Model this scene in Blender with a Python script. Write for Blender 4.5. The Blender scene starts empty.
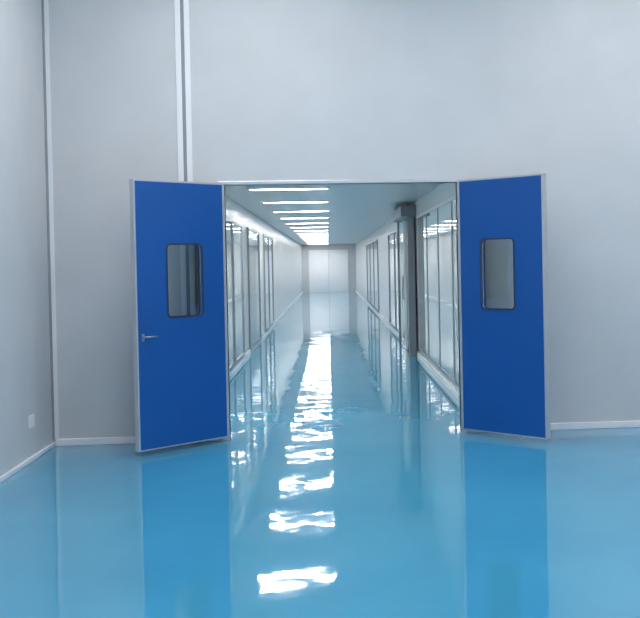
import bpy, bmesh, math
from mathutils import Vector, Matrix, Euler
scene = bpy.context.scene
scene.view_settings.view_transform = 'Standard'

# ------------------------------------------------------------------ dims
YW = 9.9            # face of the big wall
WT = 0.10           # wall thickness
XL, XR = -2.335, 4.6 # room sides
YB = -4.0           # room rear
HC = 4.4            # room ceiling
OX0, OX1, OZ = -0.87, 1.12, 2.175   # opening
CX0, CX1 = -1.36, 1.38              # corridor sides
CH = 2.43                            # corridor ceiling
YE = 59.0                            # corridor end

# ------------------------------------------------------------------ materials
def s2l(c):
    return tuple((x/12.92 if x <= 0.04045 else ((x+0.055)/1.055)**2.4) for x in c)
def mat(name, col, rough=0.5, metal=0.0, coat=0.0, noise=0.0, nscale=3.0, ior=1.5, mapscale=(1,1,1)):
    m = bpy.data.materials.new(name); m.use_nodes = True
    nt = m.node_tree; b = nt.nodes['Principled BSDF']
    b.inputs['Roughness'].default_value = rough
    b.inputs['Metallic'].default_value = metal
    b.inputs['Coat Weight'].default_value = coat
    b.inputs['IOR'].default_value = ior
    c = s2l(col)
    tc = nt.nodes.new('ShaderNodeTexCoord'); mp = nt.nodes.new('ShaderNodeMapping')
    mp.inputs['Scale'].default_value = mapscale
    nt.links.new(tc.outputs['Object'], mp.inputs['Vector'])
    n = nt.nodes.new('ShaderNodeTexNoise'); n.inputs['Scale'].default_value = nscale
    n.inputs['Detail'].default_value = 4
    nt.links.new(mp.outputs['Vector'], n.inputs['Vector'])
    r = nt.nodes.new('ShaderNodeValToRGB')
    k = noise
    r.color_ramp.elements[0].position = 0.3; r.color_ramp.elements[1].position = 0.7
    r.color_ramp.elements[0].color = (c[0]*(1-k), c[1]*(1-k), c[2]*(1-k), 1)
    r.color_ramp.elements[1].color = (min(1,c[0]*(1+k)), min(1,c[1]*(1+k)), min(1,c[2]*(1+k)), 1)
    nt.links.new(n.outputs['Fac'], r.inputs['Fac'])
    nt.links.new(r.outputs['Color'], b.inputs['Base Color'])
    return m

M_wall = mat('painted_panel_wall', (0.825,0.83,0.84), 0.45, noise=0.03, nscale=2.5)
M_corr = mat('corridor_panel', (0.87,0.87,0.87), 0.22, noise=0.02)
M_ceil = mat('ceiling_paint', (0.86,0.86,0.87), 0.6, noise=0.01)
M_cceil = mat('corridor_ceiling_panel', (0.87,0.83,0.82), 0.3, noise=0.02)
M_trim = mat('white_trim', (0.97,0.97,0.98), 0.35, noise=0.01)
M_seam = mat('seam_sealant', (0.60,0.61,0.63), 0.6, noise=0.02)
M_alu = mat('aluminium', (0.82,0.83,0.85), 0.30, metal=0.6, noise=0.03, nscale=20)
M_darkalu = mat('anodised_frame', (0.58,0.61,0.64), 0.35, metal=0.35, noise=0.03)
M_blue = mat('blue_painted_steel', (0.03,0.335,0.635), 0.35, noise=0.04, nscale=1.5)
M_gasket = mat('dark_gasket', (0.20,0.24,0.33), 0.5, noise=0.05)
M_steel = mat('brushed_steel', (0.70,0.72,0.75), 0.3, metal=1.0, noise=0.05, nscale=40)
M_glasspanel = mat('coated_glass_panel', (0.87,0.89,0.88), 0.03, noise=0.04, nscale=1.0, coat=0.6)
M_plate = mat('switch_plastic', (0.95,0.95,0.95), 0.4)
M_opbox = mat('operator_housing', (0.46,0.49,0.52), 0.35, noise=0.03)

def glassmat():
    m = bpy.data.materials.new('door_vision_glass'); m.use_nodes = True
    nt = m.node_tree; nt.nodes.clear()
    o = nt.nodes.new('ShaderNodeOutputMaterial')
    t = nt.nodes.new('ShaderNodeBsdfTransparent'); t.inputs['Color'].default_value = (0.88,0.93,0.91,1)
    g = nt.nodes.new('ShaderNodeBsdfGlossy'); g.inputs['Roughness'].default_value = 0.03
    f = nt.nodes.new('ShaderNodeFresnel'); f.inputs['IOR'].default_value = 1.5
    mx = nt.nodes.new('ShaderNodeMixShader')
    nt.links.new(f.outputs[0], mx.inputs[0]); nt.links.new(t.outputs[0], mx.inputs[1]); nt.links.new(g.outputs[0], mx.inputs[2])
    nt.links.new(mx.outputs[0], o.inputs[0])
    return m
M_glass = glassmat()

def emis(name, col, s):
    m = bpy.data.materials.new(name); m.use_nodes = True
    b = m.node_tree.nodes['Principled BSDF']
    b.inputs['Base Color'].default_value = (0.9,0.9,0.9,1)
    b.inputs['Emission Color'].default_value = (*col,1)
    b.inputs['Emission Strength'].default_value = s
    return m
M_lamp = emis('corridor_lamp_diffuser', (1.0,0.985,0.955), 68.0)
M_lampR = emis('room_lamp_diffuser', (1.0,0.985,0.97), 14.4)

def floormat():
    m = bpy.data.materials.new('blue_epoxy_floor'); m.use_nodes = True
    nt = m.node_tree; L = nt.links; b = nt.nodes['Principled BSDF']
    tc = nt.nodes.new('ShaderNodeTexCoord')
    n = nt.nodes.new('ShaderNodeTexNoise'); n.inputs['Scale'].default_value = 0.8; n.inputs['Detail'].default_value = 5
    L.new(tc.outputs['Object'], n.inputs['Vector'])
    r = nt.nodes.new('ShaderNodeValToRGB')
    r.color_ramp.elements[0].position = 0.3; r.color_ramp.elements[1].position = 0.7
    r.color_ramp.elements[0].color = (*s2l((0.26,0.61,0.76)),1)
    r.color_ramp.elements[1].color = (*s2l((0.30,0.65,0.79)),1)
    L.new(n.outputs['Fac'], r.inputs['Fac']); L.new(r.outputs['Color'], b.inputs['Base Color'])
    b.inputs['Roughness'].default_value = 0.03
    b.inputs['IOR'].default_value = 1.65
    # self-levelling resin undulation: small tilts of the surface normal
    geo = nt.nodes.new('ShaderNodeNewGeometry')
    cur = geo.outputs['Normal']
    for sc, det, k in ((2.0,1,0.018),(5.5,2,0.020),(16,1,0.006)):
        nn = nt.nodes.new('ShaderNodeTexNoise'); nn.inputs['Scale'].default_value = sc; nn.inputs['Detail'].default_value = det
        L.new(tc.outputs['Object'], nn.inputs['Vector'])
        sub = nt.nodes.new('ShaderNodeVectorMath'); sub.operation = 'SUBTRACT'; sub.inputs[1].default_value = (0.5,0.5,0.5)
        L.new(nn.outputs['Color'], sub.inputs[0])
        mul = nt.nodes.new('ShaderNodeVectorMath'); mul.operation = 'MULTIPLY'; mul.inputs[1].default_value = (k,k,0)
        L.new(sub.outputs[0], mul.inputs[0])
        add = nt.nodes.new('ShaderNodeVectorMath'); add.operation = 'ADD'
        L.new(cur, add.inputs[0]); L.new(mul.outputs[0], add.inputs[1])
        cur = add.outputs[0]
    nrm = nt.nodes.new('ShaderNodeVectorMath'); nrm.operation = 'NORMALIZE'
    L.new(cur, nrm.inputs[0]); L.new(nrm.outputs[0], b.inputs['Normal'])
    return m
M_floor = floormat()

# ------------------------------------------------------------------ mesh helpers
def link(o, parent=None):
    scene.collection.objects.link(o)
    if parent: o.parent = parent
    return o
def boxes(name, bl, m, parent=None, bevel=0.0):
    """bl: list of (x0,x1,y0,y1,z0,z1[,matindex])"""
    bm = bmesh.new()
    for t in bl:
        x0,x1,y0,y1,z0,z1 = t[:6]; mi = t[6] if len(t) > 6 else 0
        v = [bm.verts.new(p) for p in [(x0,y0,z0),(x1,y0,z0),(x1,y1,z0),(x0,y1,z0),(x0,y0,z1),(x1,y0,z1),(x1,y1,z1),(x0,y1,z1)]]
        for f in [(0,3,2,1),(4,5,6,7),(0,1,5,4),(1,2,6,5),(2,3,7,6),(3,0,4,7)]:
            fc = bm.faces.new([v[i] for i in f]); fc.material_index = mi
    me = bpy.data.meshes.new(name); bm.to_mesh(me); bm.free()
    for mm in (m if isinstance(m,(list,tuple)) else [m]): me.materials.append(mm)
    o = bpy.data.objects.new(name, me)
    if bevel > 0:
        md = o.modifiers.new('bevel','BEVEL'); md.width = bevel; md.segments = 2; md.limit_method = 'ANGLE'
    return link(o, parent)
def empty(name, loc=(0,0,0), rot=(0,0,0)):
    e = bpy.data.objects.new(name, None); e.location = loc; e.rotation_euler = rot; e.empty_display_size = 0.2
    return link(e)
def rrect(x0,x1,z0,z1,r,n=8):
    pts = []
    for cx,cz,a in [(x1-r,z1-r,0),(x0+r,z1-r,90),(x0+r,z0+r,180),(x1-r,z0+r,270)]:
        for i in range(n+1):
            t = math.radians(a+90*i/n); pts.append((cx+r*math.cos(t), cz+r*math.sin(t)))
    return pts
def plate(name, loops, y0, y1, m, parent=None):
    """extruded 2D plate (in XZ) with holes, thickness y0..y1"""
    cu = bpy.data.curves.new(name+'_c','CURVE'); cu.dimensions = '2D'; cu.fill_mode = 'BOTH'
    for lp in loops:
        sp = cu.splines.new('POLY'); sp.points.add(len(lp)-1)
        for p,q in zip(sp.points, lp): p.co = (q[0], q[1], 0, 1)
        sp.use_cyclic_u = True
    cu.extrude = abs(y1-y0)/2
    tmp = bpy.data.objects.new(name+'_t', cu); scene.collection.objects.link(tmp)
    dg = bpy.context.evaluated_depsgraph_get()
    me = bpy.data.meshes.new_from_object(tmp.evaluated_get(dg))
    bpy.data.objects.remove(tmp)
    me.transform(Matrix.Translation((0,(y0+y1)/2,0)) @ Matrix.Rotation(math.pi/2,4,'X'))
    me.materials.clear(); me.materials.append(m)
    me.name = name
    return link(bpy.data.objects.new(name, me), parent)
def cyl(name, p0, p1, r, m, parent=None, seg=20):
    p0=Vector(p0); p1=Vector(p1); d=p1-p0
    bm = bmesh.new()
    bmesh.ops.create_cone(bm, cap_ends=True, segments=seg, radius1=r, radius2=r, depth=d.length)
    q = d.to_track_quat('Z','Y').to_matrix().to_4x4()
    bm.transform(Matrix.Translation((p0+p1)/2) @ q)
    for f in bm.faces: f.smooth = len(f.verts)==4
    me = bpy.data.meshes.new(name); bm.to_mesh(me); bm.free(); me.materials.append(m)
    return link(bpy.data.objects.new(name, me), parent)

# ------------------------------------------------------------------ room shell
boxes('floor', [(XL-0.1, XR+0.1, YB-0.1, YW+WT, -0.1, 0), (CX0-0.1, CX1+0.1, YW+WT, YE+0.1, -0.1, 0)], M_floor)
boxes('wall_back', [(XL, OX0, YW, YW+WT, 0, HC), (OX1, XR, YW, YW+WT, 0, HC), (OX0, OX1, YW, YW+WT, OZ, HC)], M_wall)
boxes('wall_left', [(XL-0.1, XL, YB, YW+WT, 0, HC)], M_wall)
boxes('wall_right', [(XR, XR+0.1, YB, YW+WT, 0, HC)], M_wall)
boxes('wall_front', [(XL-0.1, XR+0.1, YB-0.1, YB, 0, HC)], M_wall)
boxes('ceiling', [(XL-0.1, XR+0.1, YB-0.1, YW+WT, HC, HC+0.1)], M_ceil)
boxes('baseboard_back', [(XL+0.02, OX0-0.06, YW-0.02, YW, 0, 0.06), (OX1+0.06, XR, YW-0.02, YW, 0, 0.06)], M_trim, bevel=0.006)
boxes('baseboard_left', [(XL, XL+0.02, YB, YW, 0, 0.04)], M_trim, bevel=0.006)
boxes('baseboard_right', [(XR-0.02, XR, YB, YW-0.02, 0, 0.06)], M_trim, bevel=0.006)
# vertical trims on walls
boxes('trim_1', [(-1.25,-1.205,YW-0.012,YW,0.06,HC,0), (-1.205,-1.175,YW-0.005,YW,0.06,HC,1), (-1.175,-1.13,YW-0.012,YW,0.06,HC,0)], [M_trim, M_seam])
boxes('trim_2', [(XL,XL+0.045,YW-0.012,YW,0.06,HC,0),(XL,XL+0.012,YW-0.05,YW-0.012,0.06,HC,1)], [M_trim, M_seam])
# door frame
boxes('trim_3', [(OX0-0.05,OX0,YW-0.015,YW+WT+0.015,0,OZ+0.0), (OX1,OX1+0.05,YW-0.015,YW+WT+0.015,0,OZ),
                 (OX0-0.05,OX1+0.05,YW-0.015,YW+WT+0.015,OZ,OZ+0.03)], M_alu, bevel=0.003)

# ------------------------------------------------------------------ corridor
boxes('wall_corridor_left', [(CX0-0.1,CX0,YW+WT,YE,0,CH)], M_corr)
boxes('wall_corridor_right', [(CX1,CX1+0.1,YW+WT,YE,0,CH)], M_corr)
boxes('wall_corridor_end', [(CX0-0.1,CX1+0.1,YE,YE+0.1,0,CH)], M_wall)
boxes('ceiling_corridor', [(CX0-0.1,CX1+0.1,YW+WT,YE+0.1,CH,CH+0.1)], M_cceil)
boxes('baseboard_corridor_left', [(CX0,CX0+0.02,YW+WT,YE,0,0.06)], M_trim)
boxes('baseboard_corridor_right', [(CX1-0.02,CX1,YW+WT,YE,0,0.06)], M_trim)
# glazed partitions (coated glass bays with mullions)
def glazing(name, xw, sgn, y0, y1, n, z0=0.12, z1=2.08, fw=0.05, pr=0.03):
    e = empty(name, (xw, y0, 0))
    L = y1-y0; bl = []
    xa, xb = (0, pr*sgn) if sgn>0 else (pr*sgn, 0)
    for i in range(n+1):
        c = L*i/n
        bl.append((xa,xb,c-fw/2,c+fw/2,z0-0.04,z1+0.04))
    bl.append((xa,xb,fw/2,L-fw/2,z0-0.04,z0)); bl.append((xa,xb,fw/2,L-fw/2,z1,z1+0.04))
    boxes('frame', bl, M_darkalu, e)
    g0, g1 = (0, 0.012) if sgn>0 else (-0.012, 0)
    boxes('glass_panels', [(g0,g1,fw/2+L*i/n,L*(i+1)/n-fw/2,z0,z1) for i in range(n)], M_glasspanel, e)
glazing('window_1', CX1, -1, 11.0, 17.6, 4, z0=0.16, z1=2.15, pr=0.02)
glazing('window_2', CX1, -1, 21.6, 26.0, 2)
glazing('window_3', CX1, -1, 32.0, 41.0, 3)
glazing('window_4', CX0, 1, 14.6, 18.2, 2)
glazing('window_5', CX0, 1, 19.6, 22.6, 1, z0=0.06)
glazing('window_6', CX0, 1, 24.4, 28.0, 2)
# automatic sliding door set in the right hand corridor wall
d3 = empty('door_3', (CX1, 18.0, 0))
boxes('posts', [(-0.14,-0.03,0,0.08,0,2.38),(-0.14,-0.03,2.62,2.7,0,2.38),(-0.03,0,0,2.7,2.18,2.38)], M_opbox, d3, bevel=0.004)
boxes('operator_housing', [(-0.24,0,-0.05,2.75,2.20,2.36)], M_opbox, d3, bevel=0.01)
boxes('panel', [(-0.07,-0.03,0.10,1.35,0.01,2.18),(-0.12,-0.08,1.30,2.60,0.01,2.18)], M_glasspanel, d3)
boxes('pull', [(-0.15,-0.12,1.40,1.44,0.85,1.25)], M_steel, d3, bevel=0.004)
# end wall: double doors
d4 = empty('door_4', (0, YE, 0))
boxes('leaf', [(-0.95,-0.01,-0.04,0,0,2.1),(0.01,0.95,-0.04,0,0,2.1)], M_trim, d4, bevel=0.004)
boxes('frame', [(-1.0,-0.95,-0.06,0,0,2.15),(0.95,1.0,-0.06,0,0,2.15),(-0.95,0.95,-0.06,0,2.1,2.15)], M_trim, d4)

# ceiling lights
ys = [11.2] + [14.3+3.1*k for k in range(15)]
for y in ys:
    e = empty('ceiling_light', (-0.47, y, CH))
    boxes('housing', [(-0.50,0.50,-0.095,-0.075,-0.02,0),(-0.50,0.50,0.075,0.095,-0.02,0),(-0.50,-0.47,-0.075,0.075,-0.02,0),(0.47,0.50,-0.075,0.075,-0.02,0)], M_trim, e)
    boxes('diffuser', [(-0.47,0.47,-0.075,0.075,-0.018,0)], M_lamp, e)
for yy in (-2.0, 1.5, 5.0, 8.2):
    for xx in (-0.6, 2.8):
        e = empty('ceiling_panel_light', (xx, yy, HC))
        boxes('housing', [(-0.85,0.85,-0.35,-0.32,-0.03,0),(-0.85,0.85,0.32,0.35,-0.03,0),(-0.85,-0.82,-0.32,0.32,-0.03,0),(0.82,0.85,-0.32,0.32,-0.03,0)], M_trim, e)
        boxes('diffuser', [(-0.82,0.82,-0.32,0.32,-0.015,0)], M_lampR, e)

# ------------------------------------------------------------------ door leaves
LW, LT = 0.92, 0.045
ZB, ZT = 0.04, 2.185
def door(name, hinge, ang, handle):
    # local: leaf runs +X from hinge
    e = empty(name, (hinge[0], hinge[1], 0), (0,0,ang))
    w0, w1 = (0.245, 0.605)
    z0, z1 = 1.085, 1.67
    E = 0.014
    outer = [(E,ZB+E*0.6),(LW-E,ZB+E*0.6),(LW-E,ZT-E),(E,ZT-E)]
    hole = rrect(w0,w1,z0,z1,0.04)
    ya, yb = (-LT/2, LT/2)
    plate('leaf', [outer, hole[::-1]], ya, yb, M_blue, e)
    a0,a1 = ya-0.002, yb+0.002
    boxes('edge_channel', [(0,E,a0,a1,ZB,ZT),(LW-E,LW,a0,a1,ZB,ZT),(E,LW-E,a0,a1,ZB,ZB+E*0.6),(E,LW-E,a0,a1,ZT-E,ZT)], M_alu, e)
    ringo = rrect(w0-0.010,w1+0.010,z0-0.010,z1+0.010,0.045)
    ringi = rrect(w0+0.003,w1-0.003,z0+0.003,z1-0.003,0.034)
    plate('window_frame_inner', [ringo, ringi[::-1]], ya-0.005, ya, M_gasket, e)
    plate('window_frame_outer', [ringo, ringi[::-1]], yb, yb+0.005, M_gasket, e)
    plate('glass', [rrect(w0+0.001,w1-0.001,z0+0.001,z1-0.001,0.039)], -0.003, 0.003, M_glass, e)
    for k,hz in enumerate((0.25,1.1,1.95)):
        cyl('hinge_%d'%(k+1), (-0.008,0,hz-0.05), (-0.008,0,hz+0.05), 0.009, M_steel, e)
    if handle:
        for sg,yy in ((-1,ya),(1,yb)):
            boxes('handle_plate', [(LW-0.075,LW-0.05, min(yy,yy+sg*0.005), max(yy,yy+sg*0.005), 0.905,0.965)], M_steel, e, bevel=0.003)
            cyl('handle_spindle', (LW-0.062,yy,0.94), (LW-0.062,yy+sg*0.045,0.94), 0.008, M_steel, e)
            cyl('handle_lever', (LW-0.055,yy+sg*0.045,0.94), (LW-0.17,yy+sg*0.045,0.94), 0.008, M_steel, e)
    return e
door('door_1', (OX0-0.02, YW-0.045), math.atan2(-0.655,-0.630), True)
door('door_2', (OX1+0.02, YW-0.045), math.atan2(-0.675, 0.590), False)
sp = empty('wall_outlet', (XL, 9.18, 0.31))
boxes('plate', [(0,0.010,-0.075,0.075,-0.05,0.05)], M_plate, sp, bevel=0.003)

# ------------------------------------------------------------------ world & camera
w = bpy.data.worlds.new('world'); scene.world = w; w.use_nodes = True
w.node_tree.nodes['Background'].inputs[0].default_value = (0.8,0.85,0.9,1)
w.node_tree.nodes['Background'].inputs[1].default_value = 0.3

cam = bpy.data.cameras.new('camera'); co = bpy.data.objects.new('camera', cam); link(co)
F = 1150.0
cam.sensor_fit = 'HORIZONTAL'; cam.sensor_width = 36; cam.lens = F/640*36
yaw, pitch, roll = math.radians(5.0), math.radians(1.0), math.radians(-1.1)
R = Matrix.Rotation(-yaw,4,'Z') @ Matrix.Rotation(math.pi/2-pitch,4,'X') @ Matrix.Rotation(roll,4,'Z')
co.matrix_world = Matrix.Translation((0,0,1.5)) @ R
cam.shift_x = -109.5/640; cam.shift_y = -28.3/640
cam.clip_end = 200; cam.clip_start = 0.05
scene.camera = co
